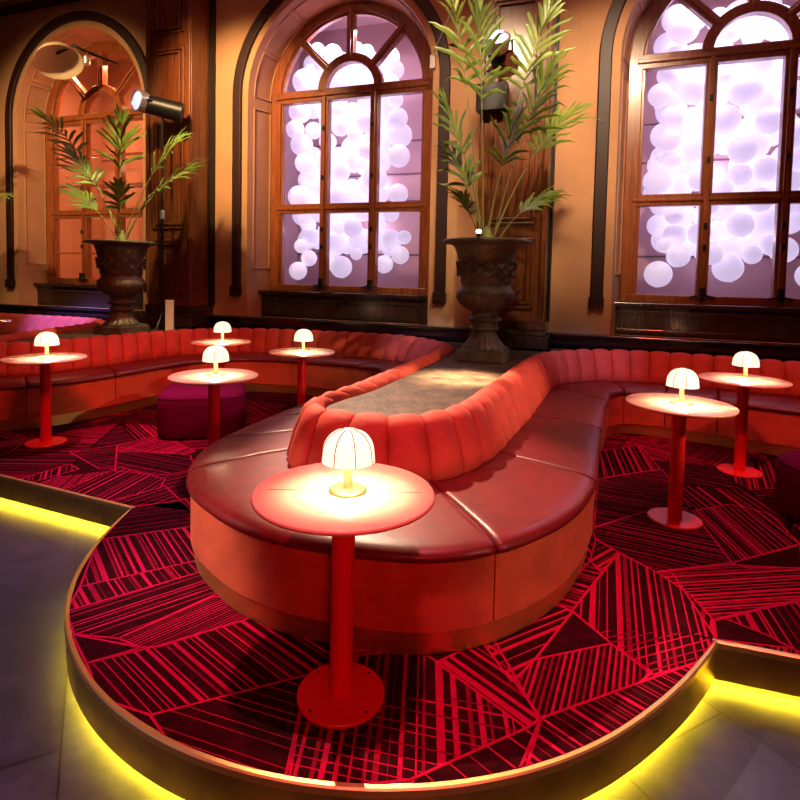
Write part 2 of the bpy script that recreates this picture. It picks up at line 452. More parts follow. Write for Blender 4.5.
def arch(u0, r, zb, zs, n=28):
    pts = [(u0 - r, zb), (u0 - r, (zb + zs) / 2), (u0 - r, zs)]
    for k in range(1, n):
        a = math.pi - math.pi * k / n
        pts.append((u0 + r * math.cos(a), zs + r * math.sin(a)))
    return pts + [(u0 + r, zs), (u0 + r, (zb + zs) / 2), (u0 + r, zb)]


ZT = 6.6
b = MB()
edges = [-13.0]
for u0, _ in WIN: edges += [u0 - RO, u0 + RO]
edges.append(5.6)
for i in range(0, len(edges), 2):
    b.wbox(edges[i], edges[i + 1], VW, VW + 0.25, FZ, ZT)
for u0, _ in WIN:
    A = [p for p in arch(u0, RO, ZB, ZS) if p[1] >= ZS - 1e-6]
    for (ua, za), (ub, zb) in zip(A[:-1], A[1:]):
        vs = [WL(ua, VW, za), WL(ub, VW, zb), WL(ub, VW, ZT), WL(ua, VW, ZT)]
        b.add(vs, [(0, 1, 2, 3)])
    b.wbox(u0 - RO, u0 + RO, VW, VW + 0.25, FZ, ZB)
wall = struct(b.build('wall_back', M['wall'], smooth=False))
# reveals (splayed) with raised panel mouldings
RG = 1.25
b = MB()
mo = MB()
for u0, _ in WIN:
    A = arch(u0, RO, ZB, ZS); B2 = arch(u0, RG, ZB, ZS + 0.03)
    b.grid([[WL(u, VW, z) for u, z in A], [WL(u, VG + 0.12, z) for u, z in B2]])
    def on(pt, f):
        i, t = pt
        (ua, za), (ub, zb) = A[i], A[min(i + 1, len(A) - 1)]
        (uc, zc), (ud, zd) = B2[i], B2[min(i + 1, len(A) - 1)]
        u1, z1 = ua + (ub - ua) * t, za + (zb - za) * t
        u2, z2 = uc + (ud - uc) * t, zc + (zd - zc) * t
        return WL(u1 + (u2 - u1) * f, VW + (VG + 0.12 - VW) * f, z1 + (z2 - z1) * f)
    segs = [(0, 0.45, 1, 0.9), (2, 0.1, 6, 0.2), (6, 0.7, 10, 0.5), (11, 0.0, 15, 0.0), (19, 0.3, 23, 0.6), (23, 0.9, 28, 0.6), (29, 0.2, 31, 0.6)]
    for i0, t0, i1, t1 in segs:
        rows = []
        N = 10
        for f in (0.2, 0.72):
            pl = []
            for k in range(N + 1):
                q = (i0 + t0) + ((i1 + t1) - (i0 + t0)) * k / N
                i = min(int(q), len(A) - 2); pl.append(on((i, q - i), f))
            rows.append(pl); mo.tube(pl, 0.014, 6)
        mo.tube([rows[0][0], rows[1][0]], 0.014, 6); mo.tube([rows[0][-1], rows[1][-1]], 0.014, 6)
b.build('window_reveal', M['reveal'], wall)
mo.build('panel_moulding', M['reveal'], wall)

# recesses behind the windows
for k, (u0, nm) in enumerate(WIN):
    b = MB(); h = 1.75; v0, v1, z0, z1 = VG + 0.13, 9.0, ZB, 5.75
    b.wbox(u0 - h, u0 + h, v1, v1 + 0.1, z0, z1)
    b.wbox(u0 - h - 0.1, u0 - h, v0, v1 + 0.1, z0, z1); b.wbox(u0 + h, u0 + h + 0.1, v0, v1 + 0.1, z0, z1)
    b.wbox(u0 - h, u0 + h, v0, v1, z1, z1 + 0.1); b.wbox(u0 - h, u0 + h, v0, v1, z0 - 0.1, z0)
    for z in (1.85, 2.75, 3.2, 3.75): b.wbox(u0 - h, u0 + h, v1 - 0.012, v1, z, z + 0.022, 1)
    struct(b.build('wall_recess_%s' % nm, [M['amberdrop' if k == 0 else 'backdrop'], M['line']], smooth=False))

# dark arch strips on the wall
for k, (u0, nm) in enumerate(WIN):
    b = MB()
    A = arch(u0, 1.46, 1.22, ZS, 40); B2 = arch(u0, 1.60, 1.22, ZS, 40)
    rows = [[WL(u, VW - 0.001, z) for u, z in A], [WL(u, VW - 0.05, z) for u, z in A],
            [WL(u, VW - 0.05, z) for u, z in B2], [WL(u, VW - 0.001, z) for u, z in B2]]
    cols = [list(c) for c in zip(*rows)]
    b.grid(cols, closed=True)
    o = struct(b.build('trim_%d' % (k + 1), M['strip'], bevel=0.012))
    for sgn in (-1, 1):
        t = MB(); uc = u0 + sgn * 1.53
        for q in range(5):
            t.wbox(uc - 0.085 + q * 0.034, uc - 0.085 + (q + 1) * 0.034 - 0.004, VW - 0.07, VW - 0.005, 1.16 + 0.02 * ((q * 7) % 3), 1.30)
        t.build('strip_end', M['strip'], o, smooth=False)
# small white hook plates? the marble ledge, skirting and cornice
b = MB()
b.wbox(-13, 5.6, VW - 0.10, VW, 0.74, 0.84); b.wbox(-13, 5.6, VW - 0.16, VW, 0.84, 0.875)
b.wbox(-13, 5.6, VW - 0.05, VW, FZ, 0.74)
struct(b.build('baseboard_back', M['skirt'], smooth=False, bevel=0.008))
b = MB()
b.wbox(-13, 5.6, VW - 0.10, VW, 5.86, 5.95); b.wbox(-13, 5.6, VW - 0.22, VW, 5.95, 6.05); b.wbox(-13, 5.6, VW - 0.34, VW, 6.05, 6.6)
o = struct(b.build('trim_4', [M['wall']], smooth=False, bevel=0.01))
t = MB(); t.wbox(-13, 5.6, VW - 0.13, VW - 0.0, 5.79, 5.86); t.build('cornice_dark_moulding', M['strip'], o, smooth=False)  # darker moulding along the underside of the cornice

# mahogany pilasters
for k, u0 in enumerate(PIL):
    h = 0.39
    b = MB(); b.wbox(u0 - h, u0 + h, VP, VW + 0.02, FZ, 6.6)
    o = struct(b.build('pilaster', M['mahogany'], smooth=False, bevel=0.012))
    for z0, z1 in ((1.16, 1.95), (2.10, 4.6), (4.8, 6.2)):
        for (w, d) in ((0.27, 0.022), (0.22, 0.035)):
            f = MB(); t_ = 0.03
            f.wbox(u0 - w, u0 + w, VP - d, VP, z0 + 0.27 - w, z0 + 0.27 - w + t_); f.wbox(u0 - w, u0 + w, VP - d, VP, z1 - 0.27 + w - t_, z1 - 0.27 + w)
            f.wbox(u0 - w, u0 - w + t_, VP - d, VP, z0 + 0.27 - w, z1 - 0.27 + w); f.wbox(u0 + w - t_, u0 + w, VP - d, VP, z0 + 0.27 - w, z1 - 0.27 + w)
            f.build('panel_moulding', M['mahogany'], o, smooth=False, bevel=0.006)
    f = MB()
    for s in (-1, 1):
        f.wbox(u0 + s * (h - 0.03) - 0.025, u0 + s * (h - 0.03) + 0.025, VP - 0.03, VP, 1.1, 6.5)
    f.build('edge_bead', M['mahogany'], o, smooth=False, bevel=0.01)
    f = MB()
    f.wbox(u0 - h - 0.06, u0 + h + 0.06, VP - 0.07, VW - 0.17, 0.72, 0.86); f.wbox(u0 - h - 0.04, u0 + h + 0.04, VP - 0.05, VW - 0.17, 0.86, 0.92); f.wbox(u0 - h - 0.02, u0 + h + 0.02, VP - 0.03, VW - 0.02, 0.92, 1.02)
    f.build('base_moulding', M['darkwood'], o, smooth=False, bevel=0.012)
    f = MB(); f.wbox(u0 + h, u0 + h + 0.03, VW - 0.12, VW, 1.0, 6.5); f.build('black_fillet', M['black'], o, smooth=False)

# windows
for k, (u0, nm) in enumerate(WIN):
    w = bpy.data.objects.new('window_%d' % (k + 1), None); COL.objects.link(w); struct(w)
    w['label'] = {'left': 'arched wooden window with amber panes behind the left urn', 'middle': 'middle arched window with white balloons behind it', 'right': 'right arched window with white balloons behind it'}[nm]
    RW, ZW, zb = 1.22, 4.08, 1.24
    def sweep(mb, out, inn, va, vb):
        cols = [[WL(a[0], va, a[1]), WL(a[0], vb, a[1]), WL(c[0], vb, c[1]), WL(c[0], va, c[1])] for a, c in zip(out, inn)]
        mb.grid(cols, closed=True)
    f = MB(); sweep(f, arch(u0, RW + 0.05, zb, ZW, 40), arch(u0, RW - 0.11, zb, ZW, 40), VG - 0.05, VG + 0.09)
    f.wbox(u0 - RW, u0 + RW, VG - 0.055, VG + 0.09, zb, zb + 0.10)
    f.build('frame', M['sash'], w, bevel=0.012)
    f = MB(); sweep(f, arch(u0, RW - 0.10, zb + 0.09, ZW, 40), arch(u0, RW - 0.14, zb + 0.09, ZW, 40), VG - 0.02, VG + 0.06)
    f.build('sash_bead', M['sash'], w, bevel=0.006)
    for s in (-1, 1):
        f = MB(); f.wbox(u0 + s * 0.385 - 0.06, u0 + s * 0.385 + 0.06, VG - 0.045, VG + 0.07, zb + 0.1, ZW)
        f.wbox(u0 + s * 0.385 - 0.025, u0 + s * 0.385 + 0.025, VG - 0.075, VG + 0.07, zb + 0.1, ZW)
        mu = f.build('mullion', M['sash'], w, smooth=False, bevel=0.008)
        g = MB()
        for z in (1.9, 2.15, 2.9, 3.6): g.wbox(u0 + s * 0.385 - 0.018, u0 + s * 0.385 + 0.018, VG - 0.10, VG - 0.07, z - 0.03, z + 0.03)
        g.build('hinge', M['black'], mu, smooth=False, bevel=0.004)
    f = MB(); f.wbox(u0 - RW, u0 + RW, VG - 0.05, VG + 0.07, 4.0, 4.17); f.wbox(u0 - RW + 0.05, u0 + RW - 0.05, VG - 0.08, VG + 0.07, 4.06, 4.11)
    f.build('transom', M['sash'], w, smooth=False, bevel=0.01)
    f = MB(); f.wbox(u0 - RW, u0 + RW, VG - 0.045, VG + 0.07, 2.39, 2.53); f.wbox(u0 - RW + 0.05, u0 + RW - 0.05, VG - 0.065, VG + 0.07, 2.44, 2.48)
    f.build('glazing_bar', M['sash'], w, smooth=False, bevel=0.01)
    f = MB(); sweep(f, arch(u0, 0.50, 4.12, 4.13, 24), arch(u0, 0.38, 4.12, 4.13, 24), VG - 0.05, VG + 0.07)
    f.build('fan_arch', M['sash'], w, bevel=0.008)
    for a in (45, 90, 135):
        a = math.radians(a); f = MB()
        d = Vector((math.cos(a), math.sin(a))); n_ = Vector((-d.y, d.x))
        for hw, va in ((0.055, VG - 0.045), (0.022, VG - 0.07)):
            pts = []
            for vv in (va, VG + 0.07):
                for q, s in ((0.46, -1), (0.46, 1), (1.16, 1), (1.16, -1)):
                    p = Vector((u0, ZW + 0.02)) + d * q + n_ * hw * s; pts.append(WL(p.x, vv, p.y))
            f.add(pts, [(0, 1, 2, 3), (7, 6, 5, 4), (0, 4, 5, 1), (1, 5, 6, 2), (2, 6, 7, 3), (3, 7, 4, 0)])
        f.build('fan_spoke', M['sash'], w, smooth=False, bevel=0.008)
    f = MB(); sweep_o = arch(u0, RW - 0.09, zb + 0.05, ZW, 40)
    vs = [WL(u, VG + 0.02, z) for u, z in sweep_o] + [WL(u, VG + 0.028, z) for u, z in sweep_o]; n_ = len(sweep_o)
    f.add(vs, [tuple(range(n_)), tuple(range(n_, 2 * n_))[::-1]] + [(i, (i + 1) % n_, n_ + (i + 1) % n_, n_ + i) for i in range(n_)])
    f.build('pane', M['glass'], w, smooth=False)
    for s in ((-1, 1) if k else (-1,)):
        f = MB(); uc = u0 + s * 0.385
        f.tube([WL(uc - 0.13, VG - 0.09, zb + 0.085), WL(uc - 0.05, VG - 0.10, zb + 0.10), WL(uc, VG - 0.11, zb + 0.13), WL(uc + 0.05, VG - 0.10, zb + 0.10), WL(uc + 0.13, VG - 0.09, zb + 0.085)], 0.014, 6)
        f.wbox(uc - 0.03, uc + 0.03, VG - 0.12, VG - 0.06, zb + 0.06, zb + 0.2)
        f.build('window_latch', M['black'], w, bevel=0.004)
    # panelled parapet under the window and its sill
    f = MB(); f.wbox(u0 - 1.33, u0 + 1.33, 7.2, VG + 0.1, ZB - 0.1, 1.19); pp = f.build('parapet_panel', M['darkwood'], w, smooth=False)
    f = MB()
    for za, zb_ in ((0.88, 0.93), (1.10, 1.15)): f.wbox(u0 - 1.30, u0 + 1.30, 7.18, 7.2, za, zb_)
    f.build('parapet_moulding', M['darkwood'], pp, smooth=False, bevel=0.006)
    f = MB(); f.wbox(u0 - 1.36, u0 + 1.36, 7.13, VG + 0.1, 1.19, 1.245); f.build('sill', M['darkwood'], w, smooth=False, bevel=0.012)
    if k == 0:
        for s, z in [(x, y) for x in (-1, 0, 1) for y in (1.78, 2.95, 3.45)]:
            f = MB(); f.wbox(u0 + s * 0.76 - 0.34, u0 + s * 0.76 + 0.34, VG + 0.0, VG + 0.05, z - 0.014, z + 0.014); f.build('thin_glazing_bar', M['sash'], w, smooth=False)

# ------------------------------------------------------------------ carpeted platform with lit brass edge
LC, RC = (-1.632, 3.475), (1.372, 2.27)
CC, CR = Vector((-0.03, 3.14)), 1.575
a0 = math.atan2(LC[1] - CC.y, LC[0] - CC.x); a1 = math.atan2(RC[1] - CC.y, RC[0] - CC.x)
a0 = a0 % (2 * math.pi); a1 = a1 % (2 * math.pi)
def arc_r(k):                                # the arc eases out a little to meet the two corners
    e = (Vector(LC) - CC).length if k < 45 else (Vector(RC) - CC).length
    t = max(0.0, (abs(k - 45) / 45 - 0.68) / 0.32); return CR + (e - CR) * t * t


ARC = [(CC.x + arc_r(k) * math.cos(a0 + (a1 - a0) * k / 90), CC.y + arc_r(k) * math.sin(a0 + (a1 - a0) * k / 90)) for k in range(91)]
ARC[0], ARC[-1] = LC, RC
LEND, REND = (-9.0, 6.59), (6.2, 0.72)
EDGE = [LEND, (-5, 4.90)] + ARC + [(3.4, 1.62), REND]
wl = lambda u, v: tuple(WL(u, v)[:2])
BACKP = [wl(5.5, 6.84), wl(-12.4, 6.84)]
plat = thing('platform', 'raised rounded platform with patterned crimson carpet and underlit brass edge', 'platform', (0, 0, FZ))


def offs(E, d):
    """offset an open polyline to the left (inwards) by d, mitred"""
    out = []
    for i, p in enumerate(E):
        P = Vector(p); a = Vector(E[max(i - 1, 0)]); c = Vector(E[min(i + 1, len(E) - 1)])
        t1 = (P - a).normalized() if i else (c - P).normalized(); t2 = (c - P).normalized() if i < len(E) - 1 else t1
        n1 = Vector((-t1.y, t1.x)); n2 = Vector((-t2.y, t2.x)); m = (n1 + n2)
        m = m / max(0.35, (1 + n1.dot(n2)))
        out.append(tuple(P + m * d))
    return out


def pw(o, par):                              # parent without moving (parents here are unrotated)
    o.parent = par; o.location = Vector(o.location) - par.location; return o


E1 = offs(EDGE, 0.012); E2 = offs(EDGE, 0.13)
b = MB(); b.prism(E1 + BACKP, -0.14, -0.001); pw(b.build('deck', M['black'], smooth=False), plat)
b = MB(); b.prism(E2 + BACKP, FZ, -0.14); pw(b.build('recessed_kick', M['brass'], smooth=False), plat)


def edge_strip(name, prof, mat, **kw):
    mb = MB(); cols = []
    offsets = {d: offs(EDGE, d) for d, _ in prof}
    for i in range(len(EDGE)): cols.append([Vector((*offsets[d][i], z)) for d, z in prof])
    mb.grid(cols, closed=True)
    return pw(mb.build(name, mat, **kw), plat)


edge_strip('brass_fascia', [(0.0, -0.158), (0.0, -0.022), (0.012, -0.022), (0.012, -0.158)], M['brass'], angle=30)
edge_strip('brass_nosing', [(-0.006, -0.02), (-0.006, 0.002), (0.0, 0.006), (0.016, 0.006), (0.016, -0.02)], M['gold'], angle=30)
edge_strip('led_strip', [(0.05, -0.152), (0.05, -0.1405), (0.075, -0.1405), (0.075, -0.152)], M['led'], smooth=False)

CE = offs(EDGE, 0.014)
cb = MB(); cb.prism(CE + BACKP, -0.001, 0.004, 0)
CZ = 0.004
R = random.Random(11)
CE_ARC = CE[2:-2]


def below_chord(p): return (RC[0] - LC[0]) * (p[1] - LC[1]) - (RC[1] - LC[1]) * (p[0] - LC[0]) < 0


def fit(poly):
    """the pieces of a polygon that lie on the platform: behind the chord of the nose, and in front of it"""
    up = clip_poly(poly, LC, RC)
    for p, q in (((LEND[0], LEND[1] + .015), (LC[0], LC[1] + .015)), ((RC[0], RC[1] + .015), (REND[0], REND[1] + .015))):
        if len(up) > 2: up = clip_poly(up, p, q)
    lo = clip_poly(poly, RC, LC)
    for i in range(4, 86):
        if len(lo) < 3: break
        lo = clip_poly(lo, CE_ARC[i], CE_ARC[i + 1])
    return [p for p in (up, lo) if len(p) > 2]


def put(poly, z, mi):
    if len(poly) < 3: return
    cb.add([(x, y, z) for x, y in poly], [tuple(range(len(poly)))], mi)


STY = {'bar': ((.006, .042), (.004, .030)), 'bar2': ((.008, .040), (.003, .02)), 'sparse': ((.02, .08), (.002, .008)), 'long': ((.012, .055), (.003, .010)),
       'fine': ((.010, .012), (.005, .006)), 'fine2': ((.012, .015), (.007, .011)), 'dense': ((.005, .02), (.006, .02)), 'cross': ((.015, .05), (.004, .009))}


def stripes(poly, ang, kind, z):
    d = Vector((math.cos(ang), math.sin(ang))); nn = Vector((-d.y, d.x))
    pr = [nn.dot(Vector(p)) for p in poly]; s, hi = min(pr), max(pr)
    g, w = STY[kind]
    s += R.uniform(*g)
    while s < hi:
        ww = R.uniform(*w) * (R.random() ** 0.5 if kind in ('bar', 'bar2') else 1)
        a = nn * s; c = nn * (s + ww)
        q = clip_poly(poly, tuple(a), tuple(a + d)); q = clip_poly(q, tuple(c + d), tuple(c)) if len(q) > 2 else []
        mi = 2 if R.random() < .30 else 1
        if len(q) > 2:
            for q_ in fit(q): put(q_, z, mi)
        s += ww + R.uniform(*g)


def patch(poly, ang, kind, z, cross=None, ymax=None, bw=0.006):
    c = (sum(p[0] for p in poly) / len(poly), sum(p[1] for p in poly) / len(poly))
    if sum((poly[i][0] * poly[(i + 1) % len(poly)][1] - poly[(i + 1) % len(poly)][0] * poly[i][1]) for i in range(len(poly))) < 0: poly = poly[::-1]
    for q_ in fit(poly): put(q_, z, 0)
    if kind == 'barx':
        stripes(poly, ang, 'bar', z + .0006)
        sub = clip_poly(poly, (9, ymax), (-9, ymax))
        if len(sub) > 2: stripes(sub, cross, 'cross', z + .0007)
    elif kind != 'dark': stripes(poly, ang, kind, z + .0006)
    for i in range(len(poly)):
        p, q = Vector(poly[i]), Vector(poly[(i + 1) % len(poly)])
        if (q - p).length < 1e-3: continue
        t = (q - p).normalized(); n_ = Vector((-t.y, t.x)) * bw
        for q_ in fit([tuple(p - n_), tuple(q - n_), tuple(q + n_), tuple(p + n_)]): put(q_, z + .0010, 1)


# loose patchwork over the whole carpet, then the patches of the front
G = 0.62
gp = {}
for i in range(-15, 12):
    for j in range(0, 17):
        gp[i, j] = (i * G + R.uniform(-.24, .24), 1.6 + j * G + R.uniform(-.24, .24))
for i in range(-15, 11):
    for j in range(0, 16):
        q = [gp[i, j], gp[i + 1, j], gp[i + 1, j + 1], gp[i, j + 1]]
        c = (sum(p[0] for p in q) / 4, sum(p[1] for p in q) / 4)
        if below_chord(c) or c[1] > 0.36 * -c[0] + 7.0: continue
        if c[0] < -1.6 and c[1] < 3.475 - 0.4225 * (c[0] + 1.632) - 0.3: continue
        if c[0] > 1.3 and c[1] < 2.27 - 0.32 * (c[0] - 1.37) - .2: continue
        tris = [q] if R.random() < .4 else ([[q[0], q[1], q[2]], [q[0], q[2], q[3]]] if R.random() < .5 else [[q[0], q[1], q[3]], [q[1], q[2], q[3]]])
        for t_ in tris:
            patch(t_, R.uniform(0, math.pi), R.choice(['bar', 'bar', 'bar2', 'sparse', 'long', 'dense', 'dark', 'fine2']), CZ + .0004)
for k, e in enumerate(PATCHES):
    patch(e[0], e[1], e[2], CZ + .0022 + .00002 * k, e[3] if len(e) > 3 else None, e[4] if len(e) > 4 else None, 0.0048)
pw(cb.build('carpet', [M['pile'], M['crim'], M['dimc']], smooth=False, recalc=False), plat)

# ------------------------------------------------------------------ serpentine banquettes
FP = [(4.6, 4.0), (3.47, 4.70), (2.86, 5.12), (2.5, 5.33), (2.24, 5.38), (2.05, 5.24), (1.95, 5.02), (1.82, 4.75), (1.67, 4.41), (1.39, 3.71), (1.22, 3.28), (1.09, 2.95), (.88, 2.59), (.67, 2.36),
      (.40, 2.18), (.08, 2.11), (-.36, 2.2), (-.62, 2.33), (-.82, 2.51), (-.99, 2.73), (-1.1, 3.02), (-1.13, 3.4), (-1.02, 3.8), (-.86, 4.25), (-.70, 4.65), (-.45, 5.3), (-.24, 5.86), (-.13, 6.2), (-.19, 6.44),
      (-.42, 6.62), (-.78, 6.76), (-1.2, 6.9), (-1.6, 6.97), (-2.0, 6.92), (-2.35, 6.68), (-2.6, 6.3), (-2.8, 5.85), (-3.0, 5.5), (-3.25, 5.2), (-3.5, 5.06), (-3.85, 5.02), (-4.4, 5.2), (-4.75, 5.7), (-4.85, 6.6),
      (-4.9, 7.5), (-5.15, 8.1), (-5.7, 8.4), (-6.4, 8.6), (-7.4, 8.9)]
CP = [(5.0, 4.75), (3.75, 5.38), (3.2, 5.70), (2.75, 5.88), (2.3, 5.96), (1.93, 5.9), (1.6, 5.68), (1.36, 5.32), (1.1, 4.75), (.82, 4.08), (.66, 3.74), (.53, 3.44), (.41, 3.22), (.28, 3.06),
      (.14, 2.97), (.0, 2.93), (-.18, 2.96), (-.33, 3.02), (-.44, 3.11), (-.48, 3.28), (-.41, 3.5), (-.27, 3.78), (-.12, 4.15), (.05, 4.6), (.2, 5.0), (.40, 5.55), (.52, 5.95), (.55, 6.22), (.43, 6.55),
      (.1, 6.98), (-.4, 7.2), (-1.0, 7.36), (-1.6, 7.46), (-2.2, 7.46), (-2.62, 7.22), (-2.95, 6.82), (-3.2, 6.38), (-3.4, 6.02), (-3.62, 5.72), (-3.82, 5.56), (-4.02, 5.55), (-4.2, 5.72), (-4.3, 6.1), (-4.3, 6.9),
      (-4.25, 7.8), (-4.45, 8.4), (-5.0, 8.72), (-5.6, 8.9), (-6.9, 9.3)]
KD, SD = 0.13, 0.115


def frame_at(t):
    F = crom(FP, t); C = crom(CP, t); d = (C - F); L = d.length; d.normalize()
    return F, C, d, L


def ts(t0, t1, step):
    n = max(2, int(round((t1 - t0) * 6)))
    return [t0 + (t1 - t0) * k / n for k in range(n + 1)]


# arc length along the crest
AL = [0.0]; ATS = [k * 0.02 for k in range(int((len(CP) - 1) / 0.02) + 1)]
for k in range(1, len(ATS)):
    AL.append(AL[-1] + (crom(CP, ATS[k]) - crom(CP, ATS[k - 1])).length)


def t_of(s):
    import bisect
    i = min(max(bisect.bisect_left(AL, s), 1), len(AL) - 1)
    f = (s - AL[i - 1]) / max(1e-9, AL[i] - AL[i - 1]); return ATS[i - 1] + (ATS[i] - ATS[i - 1]) * f


def s_of(t): i = min(int(t / 0.02), len(AL) - 1); return AL[i]


def P3(F, d, dist, z): return Vector((F.x + d.x * dist, F.y + d.y * dist, z))


def backrest(name, t0, t1, parent):
    s0, s1 = s_of(t0), s_of(t1); nch = max(1, round((s1 - s0) / 0.195)); per = 14
    mb = MB(); cols = []
    for k in range(nch * per + 1):
        q = .5 - .5 * math.cos(math.pi * (k % per) / per); bulge = math.sin(math.pi * q) ** 0.42 if 0 < q < 1 else 0.0
        t = t_of(s0 + (s1 - s0) * (k // per + q) / nch) if k < nch * per else t1
        F, C, d, L = frame_at(t); base = L
        A = 0.055 * bulge
        pf = [(-SD, 0.40), (-SD, 0.700), (-0.09, 0.722 + .012 * bulge), (-0.045, 0.735 + .028 * bulge), (0.0, 0.727 + .038 * bulge), (0.03 + A * .5, 0.705 + .034 * bulge), (0.05 + A * .8, 0.67 + .014 * bulge), (0.075 + A, 0.62), (0.105 + A, 0.54), (0.130 + A * .9, 0.475), (0.125 + A * .5, 0.44), (0.11, 0.40)]
        cols.append([P3(F, d, base - x, z) for x, z in pf])
    mb.grid(cols, closed=True)
    return mb.build(name, M['velvet'], parent, angle=60)


def cushion(t0, t1, parent):
    g = 0.006; mb = MB(); cols = []
    T = ts(t0, t1, 0.1); LF = (crom(FP, t1) - crom(FP, t0)).length / max(1e-6, t1 - t0)
    e1, e2 = 0.008 / LF, 0.035 / LF
    T = [t0 + e1 * .3, t0 + e1 * 1.2, t0 + e2] + [t for t in T if t0 + e2 * 1.3 < t < t1 - e2 * 1.3] + [t1 - e2, t1 - e1 * 1.2, t1 - e1 * .3]
    n = len(T)
    for k, t in enumerate(T):
        F, C, d, L = frame_at(t); W = L - 0.06
        dz = -0.020 if k in (0, n - 1) else (-0.004 if k in (1, n - 2) else 0.0); sx = 0.012 if k in (0, n - 1) else (0.003 if k in (1, n - 2) else 0)
        pf = [(0.03 + sx, .389), (0.002 + sx, .393), (-0.010 + sx, .405), (-0.008 + sx, .422 + dz * .5), (0.012 + sx, .440 + dz), (0.045, .449 + dz), (0.12, .455 + dz), (W * .5, .457 + dz), (W * .8, .452 + dz), (W, .445 + dz), (W, .389)]
        cols.append([P3(F, d, x, z) for x, z in pf])
    mb.grid(cols, closed=True)
    return mb.build('seat_cushion', M['leather'], parent, angle=60)


def skirt(name, t0, t1, x0, x1, z0, z1, mat, parent, gap=0.0):
    mb = MB(); cols = []
    LF = (crom(FP, t1) - crom(FP, t0)).length / max(1e-6, t1 - t0)
    for t in ts(t0 + gap / LF, t1 - gap / LF, 0.1):
        F, C, d, L = frame_at(t)
        cols.append([P3(F, d, x, z) for x, z in ((x0, z0), (x0, z1), (x1, z1), (x1, z0))])
    mb.grid(cols, closed=True)
    return mb.build(name, mat, parent, angle=30)


def banquette(label, t0, t1, seams, group='curved banquettes of the lounge'):
    mid = frame_at((t0 + t1) / 2)[0]
    o = thing('banquette', label, 'banquette', (0, 0, 0))
    cuts = [t0] + seams + [t1]
    for a, c in zip(cuts[:-1], cuts[1:]):
        cushion(a, c, o); skirt('base_panel', a, c, 0.012, 0.06, 0.112, 0.392, M['panel'], o, 0.004)
    skirt('brass_plinth', t0, t1, 0.034, 0.10, CZ + .0035, 0.112, M['gold'], o)
    backrest('backrest', t0, t1, o)
    return o


banquette('red channel-backed banquette along the wall under the right window, behind two lamp tables', 0, 6.5, [0.9, 1.8, 2.7, 4.0])
banquette('large rounded coral banquette wrapping the stone counter in the front centre', 6.5, 26.6, [8.6, 11.0, 13.9, 19.8, 21.3, 22.6, 24.4])
banquette('red curved banquette under the middle window, on the left past the magenta pouf', 26.6, 42.2, [29.0, 31.2, 33.4, 36.3, 38.5, 40.2])
banquette('far banquette with a lilac-lit channel back behind the left urn', 42.2, 48, [44.0, 45.5, 46.6])

# stone counters behind the backs


def s_pt(t):
    F, C, d, L = frame_at(t); p = C + d * (SD + .012); return (p.x, p.y)


VB = VW - 0.171


def counter(label, t0, t1):
    N = int((t1 - t0) * 6); poly = [s_pt(t0 + (t1 - t0) * k / N) for k in range(N + 1)]
    def wallp(p):
        q = Vector(p); u = q.x * CA - q.y * SA; v = VB if abs(u - PIL[0]) > .6 and abs(u - PIL[1]) > .6 else VB
        return (WL(u, v).x, WL(u, v).y)
    u_end = Vector(poly[-1]).x * CA - Vector(poly[-1]).y * SA
    u_st = Vector(poly[0]).x * CA - Vector(poly[0]).y * SA
    back = []
    for uu in (u_end, PIL[0] - .47, PIL[0] + .47, PIL[1] - .47, PIL[1] + .47, u_st): 
        if min(u_end, u_st) <= uu <= max(u_end, u_st): back.append(uu)
    back = sorted(back)
    pts = []
    for uu in back:
        isp = [p for p in PIL if abs(abs(uu - p) - .47) < 1e-6]
        if isp:
            if uu < isp[0]: pts += [WL(uu, VB), WL(uu, VP - .08)]
            else: pts += [WL(uu, VP - .08), WL(uu, VB)]
        else: pts.append(WL(uu, VB))
    poly += [(p.x, p.y) for p in pts]
    b = MB(); b.prism(poly, CZ + .0035, 0.70)
    me = b.build('counter', M['counter'], smooth=False, bevel=0)
    return tag(me, label, 'counter')


counter('mottled brown stone counter top enclosed by the front coral banquette, holding the large urn', 0.2, 31.0)
counter('mottled stone counter behind the left red banquette, holding the left urn', 31.2, 47.8)

# ------------------------------------------------------------------ tables and lamps


def make_table():
    o = thing('pedestal_table', '', 'table')
    b = MB(); b.lathe([(.0, .722), (.300, .722), (.311, .726), (.3135, .731), (.311, .737), (.306, .7395), (.0, .7395)], n=96)
    tp = b.build('tabletop', M['top'], o, angle=30)
    b = MB()
    n = 96; rows = []
    for r, z in ((.3135, .7255), (.3165, .729), (.3165, .735), (.3135, .739), (.3095, .7402), (.3075, .7396)):
        rows.append([Vector((r * math.cos(2 * math.pi * k / n), r * math.sin(2 * math.pi * k / n), z)) for k in range(n)])
    b.grid(rows, closed=True, caps=False); b.build('rim', M['toprim'], tp, angle=60)
    for s in (-1, 1):
        b = MB(); b.box((s * .185, 0, .7397), (.17, .004, .0012)); b.build('inlay_line', M['inlay'], tp, smooth=False)
    b = MB(); b.lathe([(.041, .012), (.041, .70), (.07, .712), (.09, .722)], n=40); b.build('pole', M['red'], o, angle=40)
    b = MB(); b.lathe([(.156, .0035), (.156, .010), (.153, .014), (.041, .0145)], n=64); bp = b.build('base_plate', M['redbase'], o, angle=30)
    for k in range(4):
        a = math.radians(45 + 90 * k); b = MB(); b.lathe([(.005, .0145), (.005, .0165), (.002, .0175)], (.135 * math.cos(a), .135 * math.sin(a), 0), 10); b.build('screw', M['black'], bp)
    return o


